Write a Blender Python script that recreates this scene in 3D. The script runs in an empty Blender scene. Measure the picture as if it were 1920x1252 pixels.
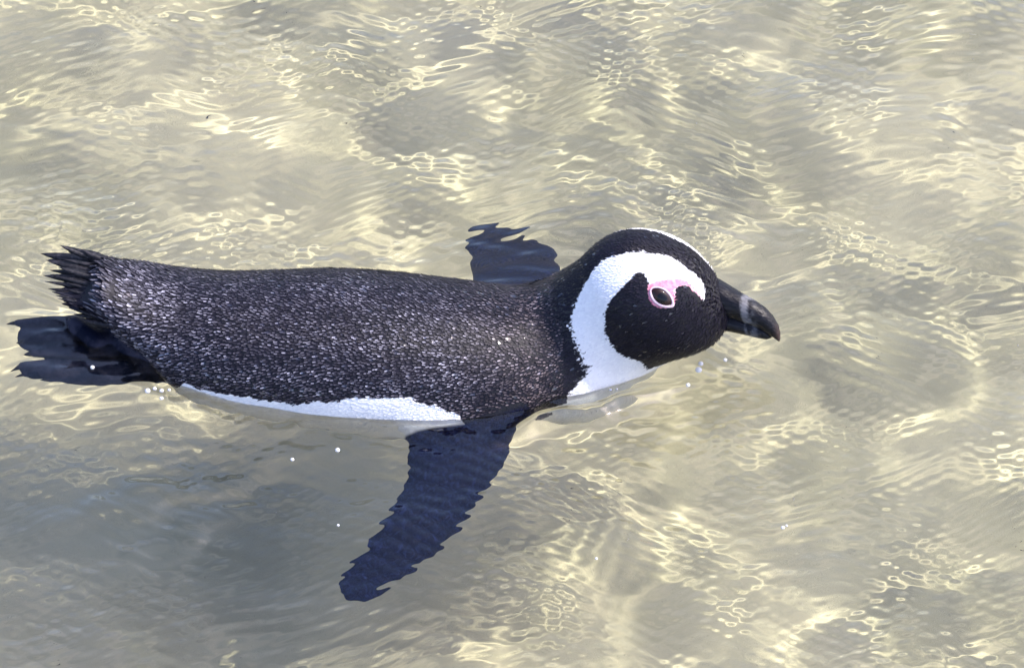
import bpy, math
import numpy as np
from mathutils import Vector, Matrix
from mathutils.bvhtree import BVHTree

R = math.radians
rng = np.random.default_rng(11)
scene = bpy.context.scene
col = scene.collection

# ------------------------------------------------------------------ camera
ELEV = R(48.0); DIST = 4.5; MPP = 0.00045; FOC = 36.0 * DIST / (1920 * MPP)
SE, CE = math.sin(ELEV), math.cos(ELEV)
CAM = np.array([0, -DIST * CE, DIST * SE])
cam_d = bpy.data.cameras.new('camera'); cam = bpy.data.objects.new('camera', cam_d)
col.objects.link(cam)
cam.location = CAM; cam.rotation_euler = (math.pi / 2 - ELEV, 0, 0)
cam_d.lens = FOC; cam_d.sensor_width = 36; cam_d.clip_end = 200; cam_d.clip_start = 0.05
scene.camera = cam

# ------------------------------------------------------------------ sky, sun, exposure
SUN_EL, SUN_AZ = R(48.0), R(80.0)          # azimuth from +Y (away from the camera) towards +X
w = bpy.data.worlds.new('World'); scene.world = w; w.use_nodes = True
nt = w.node_tree; bg = nt.nodes['Background']
sky = nt.nodes.new('ShaderNodeTexSky'); sky.sky_type = 'NISHITA'; sky.sun_disc = False
sky.sun_elevation = SUN_EL; sky.sun_rotation = SUN_AZ; sky.dust_density = 2.2; sky.ozone_density = 2.5
tint = nt.nodes.new('ShaderNodeMix'); tint.data_type = 'RGBA'; tint.blend_type = 'MULTIPLY'; tint.inputs[0].default_value = 1
tint.inputs[7].default_value = (1.06, 0.98, 1.05, 1); nt.links.new(sky.outputs[0], tint.inputs[6]); nt.links.new(tint.outputs[2], bg.inputs[0]); bg.inputs[1].default_value = 0.15
sun_d = bpy.data.lights.new('sun', 'SUN'); sun = bpy.data.objects.new('sun', sun_d); col.objects.link(sun)
sun_d.energy = 2.0; sun_d.angle = R(1.1); sun_d.color = (1.0, 0.94, 0.87)
SUNV = np.array([math.sin(SUN_AZ) * math.cos(SUN_EL), math.cos(SUN_AZ) * math.cos(SUN_EL), math.sin(SUN_EL)])
sun.rotation_euler = Vector(SUNV).to_track_quat('Z', 'Y').to_euler()
sun.location = SUNV * 6
sun_d.cycles.is_caustics_light = True
scene.view_settings.view_transform = 'Standard'; scene.view_settings.look = 'None'
scene.view_settings.gamma = 1; scene.view_settings.use_curve_mapping = False
scene.view_settings.exposure = 1.38
scene.cycles.use_denoising = True
scene.cycles.adaptive_threshold = 0.02; scene.cycles.max_bounces = 8; scene.cycles.transmission_bounces = 8
scene.cycles.caustics_refractive = True; scene.cycles.caustics_reflective = False
scene.cycles.sample_clamp_indirect = 4.0
scene.cycles.blur_glossy = 0.3

# ------------------------------------------------------------------ helpers
def link(o, parent=None):
    col.objects.link(o)
    if parent is not None: o.parent = parent
    return o
def mesh_obj(name, verts, faces, mat=None, parent=None, smooth=True):
    me = bpy.data.meshes.new(name)
    verts = np.asarray(verts, np.float32)
    if isinstance(faces, np.ndarray):
        n, k = faces.shape
        me.vertices.add(len(verts)); me.vertices.foreach_set('co', verts.ravel())
        me.loops.add(n * k); me.loops.foreach_set('vertex_index', faces.astype(np.int32).ravel())
        me.polygons.add(n)
        me.polygons.foreach_set('loop_start', np.arange(0, n * k, k, dtype=np.int32))
        me.polygons.foreach_set('loop_total', np.full(n, k, np.int32))
        me.update(calc_edges=True)
    else:
        me.from_pydata([tuple(v) for v in verts], [], faces)
    if smooth: me.polygons.foreach_set('use_smooth', np.ones(len(me.polygons), bool))
    if mat: me.materials.append(mat)
    return link(bpy.data.objects.new(name, me), parent)
def attr(o, name, data):
    data = np.asarray(data, np.float32)
    if data.ndim == 1:
        a = o.data.attributes.new(name, 'FLOAT', 'POINT'); a.data.foreach_set('value', data)
    else:
        a = o.data.attributes.new(name, 'FLOAT_VECTOR', 'POINT'); a.data.foreach_set('vector', data.ravel())

def ray(px, py):
    k = 36.0 / FOC / 1920
    d = np.array([(px - 960) * k, CE, -SE]) - (py - 626) * k * np.array([0, SE, CE])
    return d / np.linalg.norm(d)
def V(px, py, z=0.0):
    """pixel to the point at height z; below z=0 the ray is bent by flat water"""
    d = ray(px, py)
    if z >= 0: return CAM + d * ((z - CAM[2]) / d[2])
    s = CAM + d * (-CAM[2] / d[2])
    t = d.copy(); t[:2] /= 1.33; t[2] = -math.sqrt(1 - t[0] ** 2 - t[1] ** 2)
    return s + t * (z / t[2])

def vnoise(x, y, seed=0):
    """smooth 2-D value noise in about -1..1"""
    r = np.random.default_rng(seed); T = r.uniform(-1, 1, (256, 256)).astype(np.float32)
    xi = np.floor(x).astype(np.int64); yi = np.floor(y).astype(np.int64)
    fx = (x - xi).astype(np.float32); fy = (y - yi).astype(np.float32)
    fx = fx * fx * fx * (fx * (fx * 6 - 15) + 10); fy = fy * fy * fy * (fy * (fy * 6 - 15) + 10)
    a = T[xi & 255, yi & 255]; b = T[(xi + 1) & 255, yi & 255]
    c = T[xi & 255, (yi + 1) & 255]; d = T[(xi + 1) & 255, (yi + 1) & 255]
    return (a * (1 - fx) + b * fx) * (1 - fy) + (c * (1 - fx) + d * fx) * fy
def sstep(a, b, x):
    t = np.clip((x - a) / (b - a), 0, 1); return t * t * (3 - 2 * t)

class NT:
    """small node-material builder"""
    def __init__(s, name):
        s.m = bpy.data.materials.new(name); s.m.use_nodes = True; s.t = s.m.node_tree
        s.p = s.t.nodes['Principled BSDF']; s.out = s.t.nodes['Material Output']
    def n(s, typ, **kw):
        nd = s.t.nodes.new(typ)
        for k, v in kw.items():
            if k.startswith('i_'): nd.inputs[k[2:].replace('_', ' ')].default_value = v
            else: setattr(nd, k, v)
        return nd
    def l(s, a, b): s.t.links.new(a, b)
    def at(s, name, out='Fac'): return s.n('ShaderNodeAttribute', attribute_name=name).outputs[out]
    def math(s, op, a, b=None, c=None):
        nd = s.n('ShaderNodeMath', operation=op)
        for i, v in enumerate((a, b, c)):
            if v is None: continue
            if isinstance(v, (int, float)): nd.inputs[i].default_value = v
            else: s.l(v, nd.inputs[i])
        return nd.outputs[0]
    def ramp(s, f, lo, hi):
        nd = s.n('ShaderNodeMapRange', interpolation_type='SMOOTHSTEP')
        nd.inputs[1].default_value = lo; nd.inputs[2].default_value = hi; s.l(f, nd.inputs[0]); return nd.outputs[0]
    def mix(s, f, a, b):
        nd = s.n('ShaderNodeMix', data_type='RGBA')
        if isinstance(f, (int, float)): nd.inputs[0].default_value = f
        else: s.l(f, nd.inputs[0])
        for i, v in ((6, a), (7, b)):
            if isinstance(v, tuple): nd.inputs[i].default_value = (*v, 1) if len(v) == 3 else v
            else: s.l(v, nd.inputs[i])
        return nd.outputs[2]
    def noise(s, scale, detail=3, vec=None, rough=0.5):
        nd = s.n('ShaderNodeTexNoise'); nd.inputs['Scale'].default_value = scale
        nd.inputs['Detail'].default_value = detail; nd.inputs['Roughness'].default_value = rough
        if vec is not None: s.l(vec, nd.inputs['Vector'])
        return nd.outputs['Fac']
    def obj_co(s, scale=None):
        o = s.n('ShaderNodeTexCoord').outputs['Object']
        if scale:
            mp = s.n('ShaderNodeMapping'); mp.inputs['Scale'].default_value = scale; s.l(o, mp.inputs[0]); o = mp.outputs[0]
        return o
    def bump(s, h, strength, dist):
        b = s.n('ShaderNodeBump'); b.inputs['Strength'].default_value = strength; b.inputs['Distance'].default_value = dist
        s.l(h, b.inputs['Height']); s.l(b.outputs[0], s.p.inputs['Normal'])
    def set(s, **kw):
        for k, v in kw.items():
            i = s.p.inputs[k.replace('_', ' ')]
            if isinstance(v, (int, float)): i.default_value = v
            elif isinstance(v, tuple): i.default_value = (*v, 1) if len(v) == 3 else v
            else: s.l(v, i)
        return s.m

# ------------------------------------------------------------------ sand bed and water
DEPTH = 0.30
def axis(lo, hi, step, far, grow=1.16):
    c = list(np.arange(lo, hi + step / 2, step)); s = step; v = c[-1]; up = []
    while v < far: s *= grow; v += s; up.append(v)
    s = step; v = c[0]; dn = []
    while v > -far: s *= grow; v -= s; dn.append(v)
    return np.array(dn[::-1] + c + up)
def sheet(name, xs, ys, hfun, mat):
    X, Y = np.meshgrid(xs, ys, indexing='ij'); Z = hfun(X, Y)
    v = np.stack([X, Y, Z], -1).reshape(-1, 3)
    n, m = len(xs), len(ys); i = np.arange((n - 1) * m).reshape(n - 1, m)[:, :-1].ravel()
    f = np.stack([i, i + m, i + m + 1, i + 1], -1)
    o = mesh_obj(name, v, f, mat); o['kind'] = 'structure'; return o

b = NT('sand')
co = b.obj_co()
n1 = b.noise(5, 4, co); n2 = b.noise(900, 2, co); n3 = b.noise(40, 3, co)
c = b.mix(b.ramp(n1, 0.35, 0.65), (0.385, 0.350, 0.215), (0.56, 0.500, 0.315))
c = b.mix(b.math('MULTIPLY', b.ramp(n2, 0.55, 0.75), 0.35), c, (0.25, 0.21, 0.15))
c = b.mix(b.math('MULTIPLY', b.ramp(n3, 0.48, 0.68), 0.5), c, (0.62, 0.54, 0.33))
sand = b.set(Base_Color=c, Roughness=0.9)
b.bump(n2, 0.3, 0.002)
def bed_h(x, y):
    wx = x + 0.05 * vnoise(x * 4, y * 4, 3)
    wy = y + 0.04 * vnoise(x * 3 + 9, y * 3, 4)
    near = np.exp(-((x / 2.5) ** 2 + (y / 2.5) ** 2))
    return -DEPTH + near * (0.010 * vnoise(wx * 5, wy * 7, 5) + 0.005 * np.sin(wy * 60 + 3 * vnoise(wx * 5, wy * 5, 8)) * (0.5 + 0.5 * vnoise(wx * 3, wy * 3, 12)))
bed = sheet('sea_bed', axis(-1.3, 1.3, 0.012, 25), axis(-1.2, 1.4, 0.012, 25), bed_h, sand)
bed['label'] = 'pale sandy sea bed under the clear shallow water'

wm = NT('sea_water'); wm.t.nodes.remove(wm.p)
g = wm.n('ShaderNodeBsdfGlass'); g.inputs['IOR'].default_value = 1.33; g.inputs['Roughness'].default_value = 0.0
g.inputs['Color'].default_value = (0.96, 0.985, 0.97, 1)
co = wm.obj_co(); hsum = None
for i, (lam, ang, amp, wp) in enumerate([(.022, 78, .00026, 5), (.0145, 104, .00021, 5.5), (.0115, 62, .00016, 6), (.009, 116, .00012, 6)]):
    mp = wm.n('ShaderNodeMapping'); mp.inputs['Rotation'].default_value = (0, 0, -R(ang)); mp.inputs['Location'].default_value = (i * 1.7, i, 0); wm.l(co, mp.inputs[0])
    wn = wm.n('ShaderNodeTexWave', wave_type='BANDS', bands_direction='X', wave_profile='SIN')
    wn.inputs['Scale'].default_value = .314 / lam; wn.inputs['Distortion'].default_value = wp; wn.inputs['Detail'].default_value = 1.0
    wn.inputs['Detail Scale'].default_value = .4; wm.l(mp.outputs[0], wn.inputs['Vector'])
    mk = wm.ramp(wm.noise(7 + i, 1, mp.outputs[0]), .34, .60)
    hh = wm.math('MULTIPLY', wm.math('MULTIPLY', wn.outputs['Fac'], mk), 2 * amp)
    hsum = hh if hsum is None else wm.math('ADD', hsum, hh)
bn = wm.n('ShaderNodeBump'); bn.inputs['Strength'].default_value = 1.0; bn.inputs['Distance'].default_value = 1.0
wm.l(hsum, bn.inputs['Height']); wm.l(bn.outputs[0], g.inputs['Normal'])
gl = wm.n('ShaderNodeBsdfGlossy'); gl.inputs['Roughness'].default_value = 0.02; wm.l(bn.outputs[0], gl.inputs['Normal'])
fr = wm.n('ShaderNodeFresnel'); fr.inputs['IOR'].default_value = 1.34; wm.l(bn.outputs[0], fr.inputs['Normal'])
mx = wm.n('ShaderNodeMixShader'); wm.l(fr.outputs[0], mx.inputs[0]); wm.l(g.outputs[0], mx.inputs[1]); wm.l(gl.outputs[0], mx.inputs[2])
wm.l(mx.outputs[0], wm.out.inputs['Surface'])
def water_h(x, y):
    near = np.exp(-((x / 1.3) ** 6 + (y / 1.3) ** 6))
    far = np.exp(-((x / 6) ** 4 + (y / 6) ** 4))
    def gab(k, ang, ph, warp, sd):
        # a wave train whose crests are bent by noise
        ux = x + warp * vnoise(x * 5 + 31, y * 6, sd); uy = y + warp * vnoise(x * 5, y * 6 + 17, sd + 1)
        return np.sin(k * (ux * math.cos(ang) + uy * math.sin(ang)) + ph)
    tau = 2 * math.pi
    h = far * 0.0050 * vnoise(x * 6.0 + 3.3, y * 8.0 + 1.2, 21)
    h += far * 0.0011 * vnoise(x * 13 + 7.7, y * 15 + 5.1, 22)
    h += far * 0.0008 * gab(tau / 0.13, R(80), 0.4, 0.05, 23) + far * 0.0004 * gab(tau / 0.085, R(112), 1.4, 0.05, 24)
    h += far * 0.00035 * gab(tau / 0.10, R(38), 2.1, 0.05, 27) + far * 0.00025 * gab(tau / 0.075, R(143), 0.3, 0.05, 29)
    h += near * 0.00032 * vnoise(x * 26, y * 40, 25)
    for i, (lam, ang, amp) in enumerate([(0.045, 75, 0.00020), (0.032, 108, 0.00012)]):
        m = sstep(0.0, 0.55, vnoise(x * 6 + 5 * i, y * 8 - 3 * i, 40 + i))
        h += near * amp * m * gab(tau / lam, R(ang), i, 0.03, 50 + 3 * i)
    def patch(px, py, rx, ry, amp, lam, ang, sd):
        c_ = V(px, py); return amp * np.exp(-((x - c_[0]) / rx) ** 2 - ((y - c_[1]) / ry) ** 2) * gab(tau / lam, R(ang), 0, .02, sd) * (.6 + .6 * vnoise(x * 40, y * 40, sd + 2))
    h += patch(955, 475, .06, .05, .0011, .026, 80, 91) + patch(975, 460, .06, .04, .0005, .014, 105, 93)
    h += patch(820, 950, .09, .12, .00022, .0125, 84, 95) + patch(840, 850, .06, .06, .0004, .022, 100, 97)
    h += patch(90, 680, .06, .04, .0007, .020, 82, 99) + patch(620, 830, .10, .04, .0007, .024, 84, 101) + patch(1150, 800, .09, .05, .0006, .024, 70, 103)
    h += patch(250, 900, .16, .06, .0007, .03, 72, 105) + patch(250, 1020, .10, .05, .0005, .018, 66, 107)
    def ridge(A, B, amp, wid, wob):
        A, B = V(*A), V(*B); d = B - A; L_ = math.hypot(d[0], d[1])
        t = ((x - A[0]) * d[0] + (y - A[1]) * d[1]) / L_ ** 2; n_ = (-(x - A[0]) * d[1] + (y - A[1]) * d[0]) / L_
        n_ = n_ + wob * vnoise(x * 30, y * 30, 61)
        return amp * np.exp(-(n_ / wid) ** 2) * sstep(-.15, .2, t) * sstep(1.15, .7, t)
    h += ridge((950, 812), (1290, 722), .0060, .0085, .006) - ridge((960, 845), (1300, 760), .0022, .010, .006)
    h += ridge((520, 800), (790, 812), .0034, .0075, .006) + ridge((250, 735), (470, 790), .0022, .008, .006)
    h += ridge((0, 1005), (690, 830), .0044, .014, .012) + ridge((60, 1130), (600, 905), .0032, .012, .012) - ridge((0, 930), (640, 860), .0016, .014, .012)
    h += ridge((820, 470), (1040, 500), .0018, .012, .012) + ridge((860, 440), (1060, 455), .0014, .008, .012)
    return h
water = sheet('water', axis(-0.56, 0.56, 0.002, 25, 1.12), axis(-0.56, 0.62, 0.002, 25, 1.12), water_h, wm.m)
water['label'] = 'clear rippled sea water over the sand'
water.cycles.is_caustics_caster = True
bed.cycles.is_caustics_receiver = True
# ------------------------------------------------------------------ the penguin: one signed-distance field, one skin
def X(px): return (px - 960) * MPP
def interp(xs, tab_x, tab_y):
    """smooth (Catmull-Rom like) interpolation through a table"""
    tx = np.asarray(tab_x, float); ty = np.asarray(tab_y, float)
    m = np.gradient(ty, tx); i = np.clip(np.searchsorted(tx, xs) - 1, 0, len(tx) - 2)
    h = tx[i + 1] - tx[i]; t = np.clip((xs - tx[i]) / h, 0, 1)
    t2, t3 = t * t, t * t * t
    return (2 * t3 - 3 * t2 + 1) * ty[i] + (t3 - 2 * t2 + t) * h * m[i] + (-2 * t3 + 3 * t2) * ty[i + 1] + (t3 - t2) * h * m[i + 1]

rows = []                                   # x, yc, zc, a (half width), b (half height)
for px, top, low, yc in ((200, 484, 606, .018), (230, 486, 634, .015), (275, 491, 664, .012)):   # rump lifted clear of the water
    e = (low - top) / 2 * MPP; vm = (626 - (top + low) / 2) * MPP; rt = 0.62
    a = e / math.sqrt(SE ** 2 + (rt * CE) ** 2); rows.append((X(px), yc, (vm - yc * SE) / CE, a, rt * a))
for px, top, wl in ((345, 501, 722), (430, 507, 746), (520, 505, 762), (620, 502, 778), (720, 507, 787), (820, 518, 786), (920, 531, 775), (1000, 545, 758)):
    rt, dz = 0.84, -0.14                    # solve half width and centre from the back line and the waterline
    vt, vw = (626 - top) * MPP, (626 - wl) * MPP
    ke = math.sqrt(SE ** 2 + (rt * CE) ** 2); kw = math.sqrt(1 - (dz) ** 2) * SE
    a = (vt - vw) / (ke + dz * rt * CE + kw); yc = (vw + a * kw) / SE
    rows.append((X(px), yc, dz * rt * a, a, rt * a))
l = rows[-1]
for px, k in ((1060, .93), (1110, .78), (1150, .58), (1185, .33), (1200, .05)):
    rows.append((X(px), l[1] + 0.002, l[2] - 0.009, l[3] * k, l[4] * k))
rows.insert(0, (X(176), .019, rows[0][2] + .001, .027, .0075)); rows.insert(0, (X(152), .020, rows[0][2] + .001, .020, .0030))
BT = np.array(rows).T
def body_par(x): return [interp(x, BT[0], BT[k]) for k in (1, 2, 3, 4)]

def ellip(q, r):
    k0 = np.sqrt(((q / r) ** 2).sum(-1)); k1 = np.sqrt(((q / (r * r)) ** 2).sum(-1)) + 1e-9
    return k0 * (k0 - 1) / k1
def cone(P, A, B, ra, rb):
    A, B = np.asarray(A, float), np.asarray(B, float); d = B - A
    t = np.clip(((P - A) @ d) / (d @ d), 0, 1)
    return np.linalg.norm(P - A - t[:, None] * d, axis=1) - (ra + (rb - ra) * t)
def smin(a, b, k):
    h = np.clip(0.5 + 0.5 * (b - a) / k, 0, 1); return b + (a - b) * h - k * h * (1 - h)
def loft(P):
    x = P[:, 0]; yc, zc, a, bb = body_par(np.clip(x, BT[0][0], BT[0][-1]))
    a = np.maximum(a, .002); bb = np.maximum(bb, .002)
    u, v = P[:, 1] - yc, P[:, 2] - zc
    k0 = np.sqrt((u / a) ** 2 + (v / bb) ** 2); k1 = np.sqrt((u / a ** 2) ** 2 + (v / bb ** 2) ** 2) + 1e-9
    d = k0 * (k0 - 1) / k1
    ex = np.maximum(BT[0][0] - x, x - BT[0][-1])
    return np.where(ex > 0, np.sqrt(np.maximum(d, 0) ** 2 + ex ** 2), d)

# head frame: forward, near side, up
HC = V(1232, 547, 0.062)
tipv = V(1456, 624, 0.040)
HF = (tipv - HC); HF /= np.linalg.norm(HF)
HF = HF + np.array([0, 0, 0.10]); HF /= np.linalg.norm(HF)
HL = np.cross(np.array([0, 0, 1.0]), HF) * -1; HL /= np.linalg.norm(HL)      # towards the camera side
roll = R(13.0)                                                                # head a little rolled, cheek up
HU = np.cross(HF, HL) * 1.0
if HU[2] < 0: HU = -HU
HL, HU = HL * math.cos(roll) + HU * math.sin(roll), HU * math.cos(roll) - HL * math.sin(roll)
HM = np.stack([HF, HL, HU])                                                  # rows: local axes
def hl(P): return (P - HC) @ HM.T
def hw(q): return HC + np.asarray(q) @ HM
def head(P):
    q = hl(P)
    d = ellip(q - np.array([-.005, 0, .002]), np.array([.055, .0435, .0475]))              # cranium
    d = smin(d, ellip(q - np.array([.020, 0, -.009]), np.array([.034, .034, .034])), .014) # face
    d = smin(d, ellip(q - np.array([.012, 0, -.022]), np.array([.044, .034, .028])), .014) # cheeks, throat
    d = smin(d, cone(P, hw((.022, 0, -.008)), hw((.040, 0, -.011)), .027, .022), .012)     # towards the bill
    return d
def neck(P):
    A = np.array([X(1075), -.004, -.008]); B = hw((-.022, 0, -.006))
    d = cone(P, A, B, .060, .044)
    return smin(d, cone(P, (X(1120), -.006, -.025), hw((.000, 0, -.022)), .044, .034), .02)

def blade(P, L, T, th, k=1.0):
    """a flat limb between a leading and a trailing edge (lists of points) with half thicknesses th"""
    L, T = np.array(L), np.array(T); C = (L + T) / 2; W = (L - T) / 2
    n = len(C); best = np.full(len(P), 1e9); S = np.zeros(len(P)); TA = np.zeros(len(P))
    for i in range(n - 1):
        d = C[i + 1] - C[i]; t = ((P - C[i]) @ d) / (d @ d)
        tc = np.clip(t, 0, 1)
        dd = np.linalg.norm(P - C[i] - tc[:, None] * d, axis=1)
        m = dd < best; best[m] = dd[m]; S[m] = i + tc[m]
        over = np.where(t > 1, (t - 1), np.where(t < 0, -t, 0)) * np.linalg.norm(d)
        TA[m] = over[m] if i in (0, n - 2) else 0
    idx = np.arange(n)
    c = np.stack([np.interp(S, idx, C[:, j]) for j in range(3)], -1)
    wv = np.stack([np.interp(S, idx, W[:, j]) for j in range(3)], -1)
    tg = np.gradient(C, axis=0); tg = np.stack([np.interp(S, idx, tg[:, j]) for j in range(3)], -1)
    tg /= np.linalg.norm(tg, axis=1)[:, None]
    wv = wv - (wv * tg).sum(1)[:, None] * tg
    hwid = np.linalg.norm(wv, axis=1); wv /= hwid[:, None]
    nv = np.cross(tg, wv); t_ = np.interp(S, idx, th)
    r = P - c; u = (r * wv).sum(1); v = (r * nv).sum(1)
    k0 = np.sqrt((u / hwid) ** 2 + (v / t_) ** 2 + (TA / .012) ** 2)
    k1 = np.sqrt((u / hwid ** 2) ** 2 + (v / t_ ** 2) ** 2 + (TA / .012 ** 2) ** 2) + 1e-9
    return k0 * (k0 - 1) / k1
def dense(L, n=14):
    L = np.array(L); t = np.linspace(0, len(L) - 1, n); i = np.arange(len(L))
    return np.stack([interp(t, i, L[:, j]) for j in range(3)], -1)
def edge(pts): return dense([V(*p) for p in pts])

NF = (edge([(1040, 735, .0), (985, 790, -.018), (950, 850, -.034), (912, 915, -.050), (868, 980, -.064), (805, 1040, -.078), (722, 1100, -.088)]),
      edge([(855, 735, .0), (782, 798, -.014), (762, 850, -.028), (760, 910, -.042), (722, 975, -.056), (672, 1040, -.070), (622, 1100, -.080)]))
FFL = (edge([(1045, 560, -.005), (1050, 520, -.03), (1045, 485, -.06), (1010, 452, -.085), (965, 436, -.105)]),
       edge([(890, 560, -.005), (886, 525, -.03), (880, 490, -.06), (872, 460, -.085), (880, 440, -.105)]))
def tth(root, tip): return np.linspace(root, tip, 14)
def toe_line(pts): return [V(*p) for p in pts]
FEET = [dict(L=edge([(250, 632, 0.0000), (150, 606, -0.0020), (45, 602, -0.0080)]), T=edge([(262, 668, -0.0040), (160, 672, -0.0080), (72, 662, -0.0120)]),
             toes=[toe_line(p) for p in ([(240, 640, 0.0000), (140, 606, 0.0000), (34, 606, -0.0070)], [(245, 650, -0.0020), (140, 634, -0.0030), (52, 640, -0.0090)], [(250, 662, -0.0040), (150, 664, -0.0070), (66, 664, -0.0120)])]),
        dict(L=edge([(275, 672, -0.0120), (160, 668, -0.0160), (48, 686, -0.0190)]), T=edge([(290, 702, -0.0180), (190, 716, -0.0220), (105, 712, -0.0260)]),
             toes=[toe_line(p) for p in ([(265, 676, -0.0120), (160, 674, -0.0150), (42, 690, -0.0190)], [(275, 690, -0.0160), (160, 694, -0.0190), (50, 703, -0.0220)], [(285, 702, -0.0180), (190, 712, -0.0220), (98, 714, -0.0260)])])]
def feet(P):
    d = np.full(len(P), 1.0)
    for f in FEET:
        e = blade(P, f['L'], f['T'], tth(.006, .0026))
        for a_, m_, t_ in f['toes']:
            e = smin(e, cone(P, a_, m_, .0075, .0062), .004); e = smin(e, cone(P, m_, t_, .0062, .0036), .004)
        d = np.minimum(d, e)
    d = smin(d, cone(P, V(345, 668, -.008), V(250, 650, .003), .018, .010), .010)
    d = smin(d, cone(P, V(360, 690, -.020), V(275, 684, -.009), .018, .009), .010)
    d = smin(d, cone(P, V(178, 640, .002), V(140, 606, .008), .010, .0055), .008)      # raised hind toe
    return d
def sdf(P):
    P = np.asarray(P, float)
    d = loft(P); m = P[:, 0] > X(900)
    if m.any():
        e = smin(neck(P[m]), head(P[m]), .022); d[m] = smin(d[m], e, .020)
    d = smin(d, blade(P, *NF, tth(.014, .0036)), .022)
    d = smin(d, blade(P, *FFL, tth(.013, .0036)), .018)
    m = P[:, 0] < X(460)
    if m.any(): d[m] = smin(d[m], feet(P[m]), .008)
    return d

def surface(h, lo, hi, B=6):
    """surface nets over a grid that is only sampled finely near the surface"""
    n = np.ceil((hi - lo) / (h * B)).astype(int); H = h * B
    g = [lo[k] + (np.arange(n[k]) + .5) * H for k in range(3)]
    CP = np.stack(np.meshgrid(*g, indexing='ij'), -1).reshape(-1, 3)
    cd = sdf(CP).reshape(n)
    act = np.abs(cd) < H * 1.6
    D = np.repeat(np.repeat(np.repeat(cd, B, 0), B, 1), B, 2).astype(np.float32)
    A = np.argwhere(np.repeat(np.repeat(np.repeat(act, B, 0), B, 1), B, 2))
    fp = lo + (A + .5) * h
    D[A[:, 0], A[:, 1], A[:, 2]] = np.concatenate([sdf(c_) for c_ in np.array_split(fp, 12)])
    s = D < 0
    cs = np.zeros(tuple(np.array(D.shape) - 1), np.int8)
    for a_ in (0, 1):
        for b_ in (0, 1):
            for c_ in (0, 1): cs += s[a_:a_ + cs.shape[0], b_:b_ + cs.shape[1], c_:c_ + cs.shape[2]]
    cell = np.argwhere((cs > 0) & (cs < 8)); idx = np.full(cs.shape, -1, np.int64)
    idx[cell[:, 0], cell[:, 1], cell[:, 2]] = np.arange(len(cell))
    acc = np.zeros((len(cell), 3)); cnt = np.zeros(len(cell))
    cn = [np.array([i & 1, (i >> 1) & 1, (i >> 2) & 1]) for i in range(8)]
    for i in range(8):
        for j in range(3):
            if cn[i][j]: continue
            e = cn[i].copy(); e[j] = 1
            p, q = cell + cn[i], cell + e
            dp, dq = D[p[:, 0], p[:, 1], p[:, 2]], D[q[:, 0], q[:, 1], q[:, 2]]
            m = (dp < 0) != (dq < 0); t = np.where(m, dp / np.where(m, dp - dq, 1), 0)
            pt = p + 0.0; pt[:, j] += t; acc[m] += pt[m]; cnt[m] += 1
    Vt = lo + (acc / cnt[:, None] + .5) * h
    F = []
    for j in range(3):
        sl0 = [slice(None)] * 3; sl1 = [slice(None)] * 3; sl0[j] = slice(0, -1); sl1[j] = slice(1, None)
        ch = np.argwhere(s[tuple(sl0)] != s[tuple(sl1)])
        k, m_ = (j + 1) % 3, (j + 2) % 3
        ok = (ch[:, k] > 0) & (ch[:, m_] > 0) & (ch[:, k] < D.shape[k] - 1) & (ch[:, m_] < D.shape[m_] - 1); ch = ch[ok]
        qs = []
        for dk, dm in ((1, 1), (0, 1), (0, 0), (1, 0)):
            c_ = ch.copy(); c_[:, k] -= dk; c_[:, m_] -= dm; qs.append(idx[c_[:, 0], c_[:, 1], c_[:, 2]])
        q = np.stack(qs, -1); inside = s[ch[:, 0], ch[:, 1], ch[:, 2]]
        q[~inside] = q[~inside][:, ::-1]; F.append(q)
    F = np.concatenate(F); F = F[(F >= 0).all(1)]
    return Vt, F
def grad(P, e=.0008):
    g = np.stack([sdf(P + np.eye(3)[k] * e) - sdf(P - np.eye(3)[k] * e) for k in range(3)], -1)
    return g / (np.linalg.norm(g, axis=1)[:, None] + 1e-12)
BV, BF = surface(.0016, np.array([-.44, -.34, -.13]), np.array([.22, .24, .13]))
BN = grad(BV)

peng = link(bpy.data.objects.new('penguin', None)); peng.location = (0, 0, 0); peng.empty_display_size = .1
peng['label'] = 'black and white penguin swimming low in the clear shallow water'; peng['category'] = 'penguin'

# ---- plumage pattern, traced on the near side and mirrored on the head
bvh = BVHTree.FromPolygons([tuple(v) for v in BV], [tuple(f) for f in BF])
def hit(px, py):
    d = ray(px, py); r = bvh.ray_cast(Vector(CAM), Vector(d))
    return np.array(r[0]) if r[0] is not None else V(px, py, 0.01)
def qmap(P):
    """azimuthal map of the head centred on the cheek; both cheeks share it"""
    q = hl(np.atleast_2d(P)); q = q / (np.linalg.norm(q, axis=1)[:, None] + 1e-9)
    al = np.arccos(np.clip(np.abs(q[:, 1]) if len(q) > 60 else q[:, 1], -1, 1))
    return np.stack([q[:, 0], q[:, 2]], -1) / (np.linalg.norm(q[:, [0, 2]], axis=1)[:, None] + 1e-9) * al[:, None]
def poly_sd(Q, poly):
    """signed distance to a closed polygon, positive inside"""
    d = np.full(len(Q), 1e9); ins = np.zeros(len(Q), bool); n = len(poly)
    for i in range(n):
        a, b_ = poly[i], poly[(i + 1) % n]; e = b_ - a; w_ = Q - a
        t = np.clip((w_ @ e) / (e @ e + 1e-12), 0, 1); d = np.minimum(d, np.linalg.norm(w_ - t[:, None] * e, axis=1))
        c1 = (a[1] <= Q[:, 1]) != (b_[1] <= Q[:, 1])
        xx = a[0] + (Q[:, 1] - a[1]) / np.where(abs(e[1]) < 1e-12, 1e-12, e[1]) * e[0]
        ins ^= c1 & (Q[:, 0] < xx)
    return np.where(ins, d, -d)
def zz(pts): return [(a, b_) if a < 0 else (1020 + a / 3.683, 400 + b_ / 3.683) for a, b_ in pts]
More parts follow.
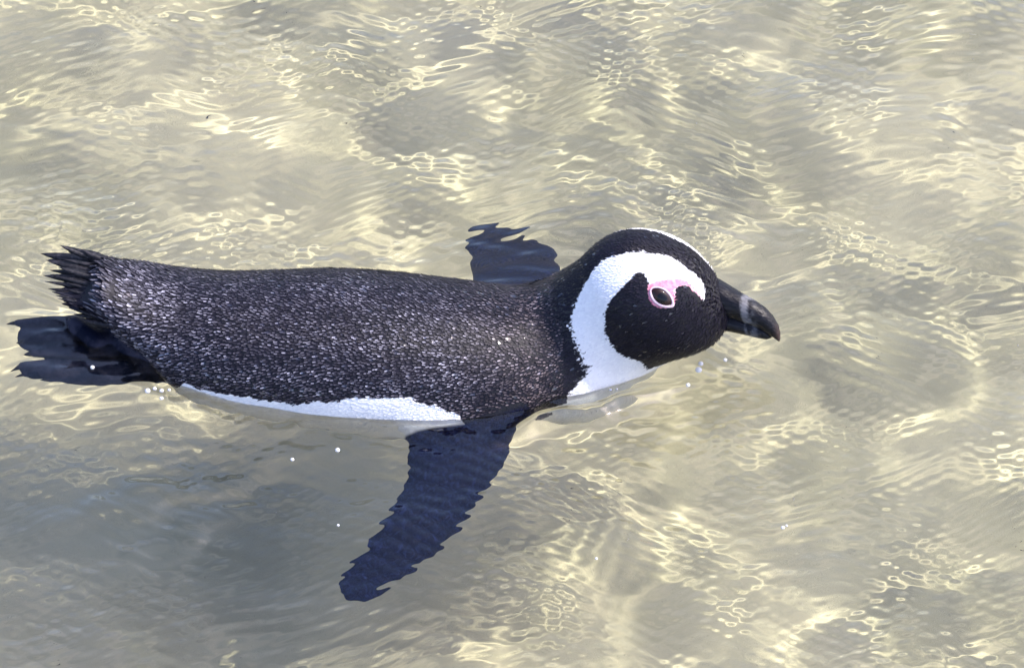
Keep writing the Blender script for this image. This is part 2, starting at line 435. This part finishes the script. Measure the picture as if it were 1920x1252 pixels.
WHITE = zz([(1105, 600), (1112, 500), (1060, 430), (960, 352), (870, 295), (760, 276), (640, 263), (530, 285), (420, 310), (340, 390), (280, 490), (240, 570), (200, 660), (180, 730),
            (200, 840), (240, 940), (290, 1040), (318, 1110), (-1, -114), (-1, -96), (-1, -80), (700, 1032), (620, 1010), (520, 970), (450, 890), (415, 800), (415, 700), (450, 610), (520, 530), (590, 465), (650, 405), (690, 412),
            (715, 470), (735, 505), (800, 530), (890, 590), (912, 560), (905, 515), (960, 492), (1010, 497), (1022, 530), (1060, 553), (1088, 592)])
PINK = zz([(715, 500), (740, 480), (800, 462), (880, 450), (985, 455), (1030, 495), (1075, 545), (1104, 592), (1090, 596), (1060, 556), (1022, 532), (1010, 499), (960, 494), (905, 517), (915, 560), (912, 640), (800, 660), (725, 610)])
def topoly(pts): return np.concatenate([1.9 * np.array([[math.cos(R(p[1])), math.sin(R(p[1]))]]) if p[0] < 0 else qmap(hit(*p)) for p in pts])   # (-1, angle): below the throat
HR = 0.05                                    # radians of head to metres
def sm_poly(p, n=3):
    for _ in range(n):
        q = np.empty((len(p) * 2, 2)); nx = np.roll(p, -1, 0); q[0::2] = .75 * p + .25 * nx; q[1::2] = .25 * p + .75 * nx; p = q
    return p
WP, PP = sm_poly(topoly(WHITE), 2), sm_poly(topoly(PINK), 2)
def pattern(P):
    """metres inside the white (and the pink skin) for every point, and how much of it is head"""
    Q = qmap(P); w_ = poly_sd(Q, WP) * HR; pk = poly_sd(Q, PP) * HR
    x = P[:, 0]; yc, zc, a, bb = body_par(np.clip(x, BT[0][0], BT[0][-1]))
    beta = np.arctan2((P[:, 2] - zc) / np.maximum(bb, .004), np.abs(P[:, 1] - yc) / np.maximum(a, .004))
    belly = (EDGE(x) - beta) * .06 + .0022 * vnoise(x * 70, P[:, 1] * 70, 77) + .0012 * vnoise(x * 260, P[:, 1] * 160, 78)
    chest = np.minimum((x - X(1080)) * .6 - P[:, 2] * .8, .009 - P[:, 2]) + .002 * vnoise(x * 150, P[:, 1] * 150, 81)   # breast below the collar
    w2 = np.maximum(belly, chest)
    hd = sstep(X(1030), X(1085), x + P[:, 2] * .35)
    m = x > X(1060)
    w_ = w_ + .0006 * vnoise(P[:, 0] * 330, P[:, 1] * 330 + P[:, 2] * 410, 79)
    wt = np.where(m, np.maximum(w_, w2), w2)
    return wt, np.where(m, pk, -1), hd
# edge of the white belly: angle on the section, from traced points of the flank
ed = []
for px, py in ((345, 720), (430, 741), (520, 754), (600, 756), (690, 746), (770, 749), (820, 760), (860, 779)):
    P = hit(px, py); yc, zc, a, bb = body_par(np.array([P[0]]))
    ed.append((P[0], math.atan2((P[2] - zc[0]) / bb[0], abs(P[1] - yc[0]) / a[0])))
EX = np.array([X(150), X(260)] + [e[0] for e in ed] + [X(910), X(1000), X(1090), X(1130)]); EY = np.array([-1.7, -1.3] + [e[1] for e in ed] + [-.3, -.7, -.6, .0])
def EDGE(x): return np.interp(x, EX, EY)
limb = np.clip(.5 + (loft(BV) - np.minimum(blade(BV, *NF, tth(.014, .0036)), np.minimum(blade(BV, *FFL, tth(.013, .0036)), np.where(BV[:, 0] < X(460), feet(BV), 1)))) / .016, 0, 1)
limb[(BV[:, 0] > X(1060)) & (BV[:, 2] > .0)] = 0
WT, PK, HD = pattern(BV)
ftm = (BV[:, 0] < X(345)) & (limb > .5)

m = NT('penguin_skin'); co = m.obj_co()
nz = m.noise(420, 3, co); jit = m.math('MULTIPLY', m.math('SUBTRACT', nz, .5), .004)
wm_ = m.ramp(m.math('ADD', m.at('white'), jit), -.0006, .0006)
nb = m.noise(60, 4, co)
dark = m.mix(m.ramp(nb, .3, .7), (.004, .004, .006), (.012, .011, .014))
wht = m.mix(m.ramp(nb, .3, .7), (.78, .78, .80), (.86, .86, .86))
c = m.mix(wm_, dark, wht)
flip = m.mix(m.ramp(m.noise(330, 3, co), .42, .72), (.002, .003, .016), (.008, .013, .055))  # navy carries water scatter and sky reflection in the flippers' colour
c = m.mix(m.ramp(m.at('limb'), .35, .65), c, flip)
c = m.mix(m.at('foot'), c, m.mix(m.ramp(nb, .4, .6), (.006, .008, .018), (.034, .034, .052)))
pkc = m.mix(m.ramp(m.noise(300, 3, co), .3, .7), (.68, .19, .28), (.82, .38, .46))
c = m.mix(m.ramp(m.math('ADD', m.at('pink'), jit), -.0006, .0008), c, pkc)
skin = m.set(Base_Color=c, Roughness=.42, Specular_IOR_Level=m.math('SUBTRACT', .3, m.math('MULTIPLY', m.ramp(m.at('limb'), .35, .65), .27)))
m.bump(nz, .5, .001)
body = mesh_obj('body', BV, BF, skin, peng)
attr(body, 'white', WT); attr(body, 'pink', PK); attr(body, 'limb', limb); attr(body, 'foot', ftm.astype(float))
body.cycles.is_caustics_receiver = True
# the water climbs a little where it meets the bird, with rings spreading off it
wco = np.empty(len(water.data.vertices) * 3, np.float32); water.data.vertices.foreach_get('co', wco); wco = wco.reshape(-1, 3)
near_ = np.flatnonzero((np.abs(wco[:, 0]) < .5) & (np.abs(wco[:, 1]) < .35))
q_ = wco[near_].astype(float); q_[:, 2] = 0.0
dd = np.maximum(sdf(q_), 0)
mod = .55 + .45 * vnoise(q_[:, 0] * 22, q_[:, 1] * 22, 131)
wco[near_, 2] += .0020 * np.exp(-dd / .0035) * (.4 + mod) + .0007 * mod * np.exp(-dd / .035) * np.sin(2 * math.pi * (dd + .006 * vnoise(q_[:, 0] * 18, q_[:, 1] * 18, 132)) / .017)
water.data.vertices.foreach_set('co', wco.ravel()); water.data.update()

# ---- plumage: small overlapping feathers over back, head and flank
order = rng.permutation(len(BV)); cellsz = .0020
key = np.floor(BV / cellsz).astype(np.int64); taken = {}
pick = []
ok = ~((BN[:, 0] < -.6) & (BV[:, 0] < X(230))) & (limb < .35) & (PK < -.0008) & (BV[:, 2] > -.05)
rad = np.where(BV[:, 0] > X(1060), .0016, .0019)
for i in order:
    if not ok[i]: continue
    k = key[i]; p = BV[i]; good = True
    for dx in (-1, 0, 1):
        for dy in (-1, 0, 1):
            for dz in (-1, 0, 1):
                for j in taken.get((k[0] + dx, k[1] + dy, k[2] + dz), ()):
                    if ((BV[j] - p) ** 2).sum() < rad[i] ** 2: good = False; break
                if not good: break
            if not good: break
        if not good: break
    if good: taken.setdefault(tuple(k), []).append(i); pick.append(i)
pick = np.array(pick)
P, N = BV[pick], BN[pick]; hd = HD[pick]
fl = np.tile(np.array([-1., 0, 0]), (len(P), 1))
fl = fl * (1 - hd)[:, None] + hd[:, None] * (-HF * .8 + np.array([-.15, 0, -.45 ]))
tail_up = sstep(X(330), X(180), P[:, 0])[:, None]; fl = fl + tail_up * np.array([0, 0, .15])
fl += rng.normal(0, .10, fl.shape) + .22 * np.stack([vnoise(P[:, 0] * 30 + k * 9, P[:, 1] * 40 + P[:, 2] * 30, 110 + k) for k in range(3)], -1)
fl -= (fl * N).sum(1)[:, None] * N; fl /= np.linalg.norm(fl, axis=1)[:, None]
side = np.cross(N, fl)
tl = sstep(X(420), X(170), P[:, 0])
LEN = (np.where(hd > .5, .0045, .0057) + .0035 * tl + .007 * sstep(X(225), X(175), P[:, 0])) * rng.uniform(.8, 1.2, len(P))
WID = (np.where(hd > .5, .0009, .00125) + .0004 * tl) * rng.uniform(.85, 1.15, len(P))
lift = np.where(WT[pick] > 0, .035, np.where(hd > .5, .13, .10)) * rng.uniform(.3, 1.6, len(P)) + .02
# rows: root, middle (widest), near tip, tip
prof = [(0.0, .55, -.02), (.45, 1.0, .35), (.8, .72, .8), (1.0, .0, 1.0)]
vs, tt, ss = [], [], []
for t, wd, lf in prof:
    for sgn in ((-1, 1) if wd > 0 else (0,)):
        vs.append(P + fl * (t * LEN)[:, None] + side * (sgn * wd * WID)[:, None] + N * (.0003 + lf * lift * LEN - (.0004 if sgn else 0))[:, None])
        tt.append(np.full(len(P), t)); ss.append(np.full(len(P), sgn * wd))
vs = np.stack(vs, 1); n = len(P); base = np.arange(n)[:, None] * 7
quads = np.concatenate([base + np.array([[0, 1, 3, 2]]), base + np.array([[2, 3, 5, 4]]), base + np.array([[4, 5, 6, 6]])])
tri = np.concatenate([base + np.array([[0, 1, 3]]), base + np.array([[0, 3, 2]]), base + np.array([[2, 3, 5]]), base + np.array([[2, 5, 4]]), base + np.array([[4, 5, 6]])])
fm = NT('feather'); co = fm.obj_co()
t, s_, rnd = fm.at('t'), fm.at('s'), fm.at('rnd')
tipm = fm.math('MULTIPLY', fm.ramp(t, .42, .62), fm.math('SUBTRACT', 1.0, fm.ramp(fm.math('ABSOLUTE', s_), .22, .60)))
blk = fm.mix(rnd, (.003, .003, .007), (.010, .009, .018))  # blue-violet cast puts the sky's sheen into the black
gry = fm.mix(fm.math('MULTIPLY', tipm, fm.at('speck')), blk, fm.mix(fm.at('warm'), fm.mix(fm.math('POWER', rnd, 2.0), (.07, .065, .088), (.44, .43, .51)), fm.mix(rnd, (.11, .085, .09), (.30, .25, .26))))
whi = fm.mix(rnd, (.76, .76, .78), (.88, .88, .88))
c = fm.mix(fm.ramp(fm.at('white'), -.0004, .0004), gry, whi)
feath = fm.set(Base_Color=c, Roughness=fm.math('SUBTRACT', .50, fm.math('MULTIPLY', fm.ramp(rnd, .965, .975), .38)), Specular_IOR_Level=fm.math('ADD', .16, fm.math('MULTIPLY', fm.ramp(rnd, .965, .975), .6)))
pl = mesh_obj('plumage', vs.reshape(-1, 3), tri, feath, peng); pl['kind'] = 'stuff'
attr(pl, 't', np.stack(tt, 1).ravel()); attr(pl, 's', np.stack(ss, 1).ravel())
rr = rng.uniform(0, 1, n); attr(pl, 'rnd', np.repeat(rr, 7))
attr(pl, 'white', pattern(vs.reshape(-1, 3))[0] + np.repeat(rng.normal(0, .0006, n) - .05 * (rng.uniform(0, 1, n) < .0008), 7))
sp = (1 - np.maximum(sstep(X(1045), X(1075), P[:, 0] + P[:, 2] * .9 - .045), sstep(-.010, -.006, WT[pick]) * (P[:, 0] > X(1035)))) * np.clip(.08 + .8 * rng.uniform(0, 1, n) ** 1.4, 0, 1)
top = sstep(.5, 1.0, N[:, 2] * .6 + N[:, 1] * .8)                       # the ridge of the back is darker
clump = .5 + .5 * vnoise(P[:, 0] * 45, P[:, 1] * 60 + P[:, 2] * 50, 120); sp = sp * (1 - .65 * top) * (.45 + .9 * clump); sp = np.clip(sp * (1 + .7 * sstep(X(480), X(240), P[:, 0])) * (.15 + .85 * sstep(X(172), X(222), P[:, 0])), 0, 1)
attr(pl, 'warm', np.repeat(np.clip(sstep(X(820), X(1040), P[:, 0]) + .5 * sstep(.0, -.06, P[:, 1]) * sstep(.03, .0, P[:, 2]), 0, 1), 7))  # brownish shoulder specks; on the low near flank, warm light put into the colour
attr(pl, 'speck', np.repeat(sp, 7))
pl['label'] = 'small dark feathers with silver tips, white on the face stripe and belly'
pl.cycles.is_caustics_receiver = True

# ---- stiff tail feathers
tm = NT('tail_quill'); t = tm.at('t')
c = tm.mix(tm.ramp(tm.noise(300, 2, tm.obj_co()), .4, .7), (.006, .006, .009), (.03, .027, .033))
quill = tm.set(Base_Color=c, Roughness=.55, Specular_IOR_Level=.3)
def tail_feather(A, B, w_, bend=0.0, th=.0012):
    d = B - A; L_ = np.linalg.norm(d); d /= L_
    vw = -ray(120, 530); sd = np.cross(d, vw); sd /= np.linalg.norm(sd)
    sd = sd * math.cos(.35) + np.cross(d, sd) * math.sin(.35); nn = np.cross(sd, d)
    vs, fs = [], []
    st = [(0, .8), (.35, 1.0), (.65, .92), (.82, .62), (.93, .3), (1.0, .03)]
    for t_, k in st:
        c_ = A + d * L_ * t_ + nn * (bend * t_ * t_)
        for u, h_ in ((-1, 0), (0, th), (1, 0), (0, -th)): vs.append(c_ + sd * u * k * w_ + nn * h_ * max(k, .2))
    for i in range(len(st) - 1):
        for j in range(4):
            a_ = i * 4 + j; b_ = i * 4 + (j + 1) % 4; fs.append((a_, b_, b_ + 4, a_ + 4))
    fs += [(3, 2, 1, 0), tuple(range(len(vs) - 4, len(vs)))]
    return mesh_obj('tail_feather', vs, fs, quill, peng)
tips = [(150, 470), (90, 480), (128, 468), (94, 514), (90, 538), (104, 556), (110, 505), (122, 530), (135, 560), (146, 583), (76, 473), (86, 486), (112, 467), (100, 477), (140, 470), (80, 511), (84, 528), (92, 500), (97, 546), (116, 562), (128, 575), (160, 470), (104, 520), (124, 545), (138, 588), (118, 486), (135, 500), (150, 600)]
for px, py in tips:
    f_ = (py - 468) / 130
    A = V(228 + 6 * rng.normal(), 496 + 118 * f_ + 3 * rng.normal(), .044 - .018 * f_)
    tail_feather(A, V(px, py, .054 - .024 * f_), .0034 + .0006 * rng.normal(), .004 * rng.normal(), .0009)

# ---- bill, built along the head's forward axis
bm_ = NT('horn'); co = bm_.obj_co()
xx = bm_.n('ShaderNodeSeparateXYZ'); bm_.l(co, xx.inputs[0]); bx = xx.outputs[0]; bz = xx.outputs[2]
st = bm_.noise(1.0, 3, bm_.obj_co((60, 700, 700)))
c = bm_.mix(bm_.ramp(st, .45, .7), (.003, .003, .005), (.018, .017, .021))
band = bm_.math('MULTIPLY', bm_.ramp(bm_.math('ADD', bx, bm_.math('MULTIPLY', bz, .35)), .0275, .030), bm_.math('SUBTRACT', 1.0, bm_.ramp(bm_.math('ADD', bx, bm_.math('MULTIPLY', bz, .35)), .032, .042)))
band = bm_.math('MULTIPLY', band, bm_.ramp(bm_.noise(160, 2, co), .35, .6))
c = bm_.mix(bm_.math('MULTIPLY', band, .42), c, (.34, .34, .36))
c = bm_.mix(bm_.math('MULTIPLY', bm_.ramp(bx, .052, .0585), .2), c, (.14, .08, .065))
horn = bm_.set(Base_Color=c, Roughness=.34, Specular_IOR_Level=.22); bm_.bump(st, .5, .0012)
def tube_loft(name, secs, mat, parent, n=20, exp=2.0):
    vs, fs = [], []
    for (x, zt, zb, hw_) in secs:
        zc_, hh = (zt + zb) / 2, (zt - zb) / 2
        for k in range(n):
            a_ = 2 * math.pi * k / n; ca, sa = math.cos(a_), math.sin(a_)
            vs.append((x, hw_ * math.copysign(abs(ca) ** (2 / exp), ca), zc_ + hh * math.copysign(abs(sa) ** (2 / exp), sa)))
    for i in range(len(secs) - 1):
        for k in range(n): a_, b_ = i * n + k, i * n + (k + 1) % n; fs.append((a_, b_, b_ + n, a_ + n))
    fs += [tuple(range(n))[::-1], tuple(range(len(vs) - n, len(vs)))]
    return mesh_obj(name, vs, fs, mat, parent)
# secs: x, top, bottom, half width; origin at the bill base on the head
upper = [(-.016, .0175, -.004, .0150), (-.006, .0192, -.005, .0150), (.003, .0190, -.005, .0138), (.013, .0165, -.006, .0116), (.024, .0132, -.0066, .0098), (.034, .0105, -.0076, .0088), (.043, .0070, -.0092, .0078), (.050, .0022, -.0118, .0064), (.0555, -.0040, -.0148, .0046), (.0580, -.0095, -.0165, .0028), (.0588, -.0135, -.0164, .0008)]
lower = [(-.016, .0010, -.0200, .0142), (-.002, .0000, -.0196, .0132), (.010, -.0015, -.0184, .0112), (.022, -.0030, -.0174, .0095), (.034, -.0046, -.0172, .0082), (.043, -.0066, -.0174, .0066), (.049, -.0100, -.0170, .0044), (.052, -.0132, -.0155, .0012)]
BH = V(1331, 568, .052)
bf = tipv - BH; bf = bf / np.linalg.norm(bf); bf = bf + HU * .20; bf /= np.linalg.norm(bf)
bl = np.cross(HU, bf); bl /= np.linalg.norm(bl); bu = np.cross(bf, bl)
BM = Matrix(((bf[0], bl[0], bu[0], BH[0]), (bf[1], bl[1], bu[1], BH[1]), (bf[2], bl[2], bu[2], BH[2]), (0, 0, 0, 1)))
bill = tube_loft('bill', upper, horn, peng, 22, 2.2); bill.matrix_world = BM @ Matrix.Diagonal((1.08, 1.08, 1.18, 1))
low_ = tube_loft('lower_bill', lower, horn, bill, 18)
bill['label'] = 'black hooked bill with a pale grey band near the tip'

# ---- eyes
em = NT('eye'); co = em.obj_co(); ln = em.n('ShaderNodeVectorMath', operation='LENGTH')
mp = em.n('ShaderNodeMapping'); mp.inputs['Scale'].default_value = (1, 1, 0); em.l(co, mp.inputs[0]); em.l(mp.outputs[0], ln.inputs[0])
c = em.mix(em.ramp(ln.outputs['Value'], .0034, .0042), (.002, .002, .002), (.018, .008, .006))
eyem = em.set(Base_Color=c, Roughness=.04, Specular_IOR_Level=.35)
rm = NT('eyelid_skin'); ringm = rm.set(Base_Color=rm.mix(rm.noise(400, 2, rm.obj_co()), (.72, .60, .66), (.52, .36, .42)), Roughness=.45)
Pe = hit(1241, 557); qe = hl(Pe[None])[0]
for sgn in (1, -1):
    q = qe.copy(); q[1] *= sgn; P_ = hw(q); n_ = grad(P_[None])[0]
    ax = HF - (HF @ n_) * n_; ax /= np.linalg.norm(ax); dn = -(HU - (HU @ n_) * n_); dn -= (dn @ ax) * ax; dn /= np.linalg.norm(dn)
    a_ = R(24); e1 = ax * math.cos(a_) + dn * math.sin(a_); e2 = np.cross(n_, e1)
    M = Matrix.Identity(4); M = Matrix(((e1[0], e2[0], n_[0], P_[0]), (e1[1], e2[1], n_[1], P_[1]), (e1[2], e2[2], n_[2], P_[2]), (0, 0, 0, 1)))
    vs, fs = [], []; nu, nv = 14, 26
    for i in range(nu + 1):
        th = math.pi * i / nu
        for j in range(nv):
            ph = 2 * math.pi * j / nv; vs.append((.0092 * math.sin(th) * math.cos(ph), .0056 * math.sin(th) * math.sin(ph), .0042 * math.cos(th) - .0012))
    for i in range(nu):
        for j in range(nv): a2, b2 = i * nv + j, i * nv + (j + 1) % nv; fs.append((a2, a2 + nv, b2 + nv, b2))
    eye = mesh_obj('eye', vs, fs, eyem, peng); eye.matrix_world = M @ Matrix.Diagonal((1.12, 1.12, 1, 1))
    eye['label'] = 'dark brown eye with a pale pink rim'
    vs, fs = [], []; nu, nv = 36, 10
    for i in range(nu):
        ph = 2 * math.pi * i / nu; wob = 1 + .30 * math.sin(ph + 2.2) + .08 * math.sin(5 * ph + 1)
        for j in range(nv):
            ps = 2 * math.pi * j / nv; r_ = .0010 * wob
            vs.append(((.0102 + r_ * math.cos(ps)) * math.cos(ph), (.0056 + r_ * math.cos(ps)) * math.sin(ph) * (1 - .10 * math.cos(ph) - .22 * math.cos(ph) ** 2), r_ * .6 * math.sin(ps) + .0004))
    for i in range(nu):
        for j in range(nv):
            a2, b2 = i * nv + j, i * nv + (j + 1) % nv; c2, d2 = ((i + 1) % nu) * nv + j, ((i + 1) % nu) * nv + (j + 1) % nv
            fs.append((a2, c2, d2, b2))
    mesh_obj('eye_rim', vs, fs, ringm, eye)

# ---- claws
def claw(A, d, L_=.010, r=.0028):
    d = d / np.linalg.norm(d); s1 = np.cross(d, [0, 0, 1.]); s1 /= np.linalg.norm(s1); s2 = np.cross(s1, d); vs, fs = [], []
    for t_, k in ((-.3, 1.0), (.2, .95), (.6, .6), (.85, .3), (1, .05)):
        for j in range(8): a2 = math.pi * j / 4; vs.append(A + d * L_ * t_ - np.array([0, 0, .003]) * t_ * t_ + (s1 * math.cos(a2) + s2 * math.sin(a2)) * r * k)
    for i in range(4):
        for j in range(8): a2, b2 = i * 8 + j, i * 8 + (j + 1) % 8; fs.append((a2, b2, b2 + 8, a2 + 8))
    fs += [tuple(range(7, -1, -1)), tuple(range(32, 40))]
    return mesh_obj('claw', vs, fs, quill, peng)
for f in FEET:
    for a_, m_, t_ in f['toes']: claw(t_, t_ - m_)
claw(V(139, 604, .009), np.array([-.45, .25, .8]), .008)
# ------------------------------------------------------------------ small air bubbles on the water, and stand-ins for a sun glint
bb_ = NT('bubble_glint_white'); bub = bb_.set(Base_Color=(.95, .95, .96), Roughness=.10, Transmission_Weight=.35, IOR=1.33)  # white base colour stands in for the sun's glint on each bubble
def water_z(p): return float(water_h(np.array([p[0]]), np.array([p[1]]))[0])
vs, fs = [], []; nu, nv = 8, 14
for i in range(nu + 1):
    th = math.pi * i / nu
    for j in range(nv): ph = 2 * math.pi * j / nv; vs.append((math.sin(th) * math.cos(ph), math.sin(th) * math.sin(ph), .8 * math.cos(th)))
for i in range(nu):
    for j in range(nv): a2, b2 = i * nv + j, i * nv + (j + 1) % nv; fs.append((a2, a2 + nv, b2 + nv, b2))
proto = None
for px, py, r_ in ((277, 737, 2.2), (290, 731, 1.6), (303, 734, 1.7), (317, 731, 1.3), (303, 749, 1.6), (174, 697, 1.7), (548, 860, 1.5), (633, 845, 1.9), (634, 985, 1.1), (1290, 720, 1.7),
                   (1310, 690, 2.6), (1314, 678, 2.0), (1360, 671, 1.5), (1468, 986, 1.5), (1475, 982, 1.0), (1145, 732, 1.3), (1157, 731, 1.0), (1118, 1052, 1.1), (800, 768, 1.5), (815, 762, 1.2), (785, 772, 1.2), (830, 775, 1.0)):
    if proto is None: o = proto = mesh_obj('bubble', vs, fs, bub)
    else: o = proto.copy(); col.objects.link(o)
    p = V(px, py); o.location = (p[0], p[1], water_z(p) + r_ * .0003); o.scale = (r_ / 900,) * 3
    if px < 200: lb = 'single tiny air bubble on the water over the trailing webbed foot'
    elif px < 400: lb = 'tiny air bubble of the cluster between the webbed feet and the white flank'
    elif px < 700: lb = 'tiny lone air bubble on the water between the lowered flipper and the tail'
    elif px < 900: lb = 'tiny air bubble of the row where the flipper meets the white flank'
    elif py < 700: lb = 'bright bubble shape standing in for the sun glint below the chin and bill'  # bubble shapes added in place of the sun glint on the water
    elif py < 760: lb = 'tiny air bubble on the water at the foot of the white collar'
    else: lb = 'tiny air bubble on open water away from the penguin'
    o['label'] = lb; o['category'] = 'bubble'; o['group'] = 'air bubbles on the water around the penguin'

# ------------------------------------------------------------------ shell grit and flecks scattered on the sand
gm = NT('shell_grit'); rnd = gm.at('rnd')
grit = gm.set(Base_Color=gm.mix(rnd, (.06, .05, .04), (.72, .68, .60)), Roughness=.6)
ng = 500; gx = rng.uniform(-.75, .75, ng); gy = rng.uniform(-.75, .95, ng); gr = .0006 + .0016 * rng.uniform(0, 1, ng) ** 3
gz = bed_h(gx, gy) + gr * .3
tv = np.array([(1, 0, 0), (-.5, .87, 0), (-.5, -.87, 0), (0, 0, .6), (0, 0, -.6)]); tf = np.array([(0, 1, 3), (1, 2, 3), (2, 0, 3), (1, 0, 4), (2, 1, 4), (0, 2, 4)])
ang = rng.uniform(0, 6.28, ng); st_ = rng.uniform(.5, 1.6, ng)
vx = tv[None, :, 0] * st_[:, None]; vy = tv[None, :, 1] + np.zeros((ng, 1))
gv = np.stack([gx[:, None] + gr[:, None] * (vx * np.cos(ang)[:, None] - vy * np.sin(ang)[:, None]), gy[:, None] + gr[:, None] * (vx * np.sin(ang)[:, None] + vy * np.cos(ang)[:, None]), gz[:, None] + gr[:, None] * tv[None, :, 2]], -1)
go = mesh_obj('shell_grit', gv.reshape(-1, 3), (np.arange(ng)[:, None, None] * 5 + tf[None]).reshape(-1, 3), grit, None, False)
attr(go, 'rnd', np.repeat((rng.uniform(0, 1, ng) > .45) * rng.uniform(.5, 1, ng), 5))
go['kind'] = 'stuff'; go['label'] = 'tiny shell grit and dark flecks scattered on the sandy bed'; go['category'] = 'grit'
go.cycles.is_caustics_receiver = True
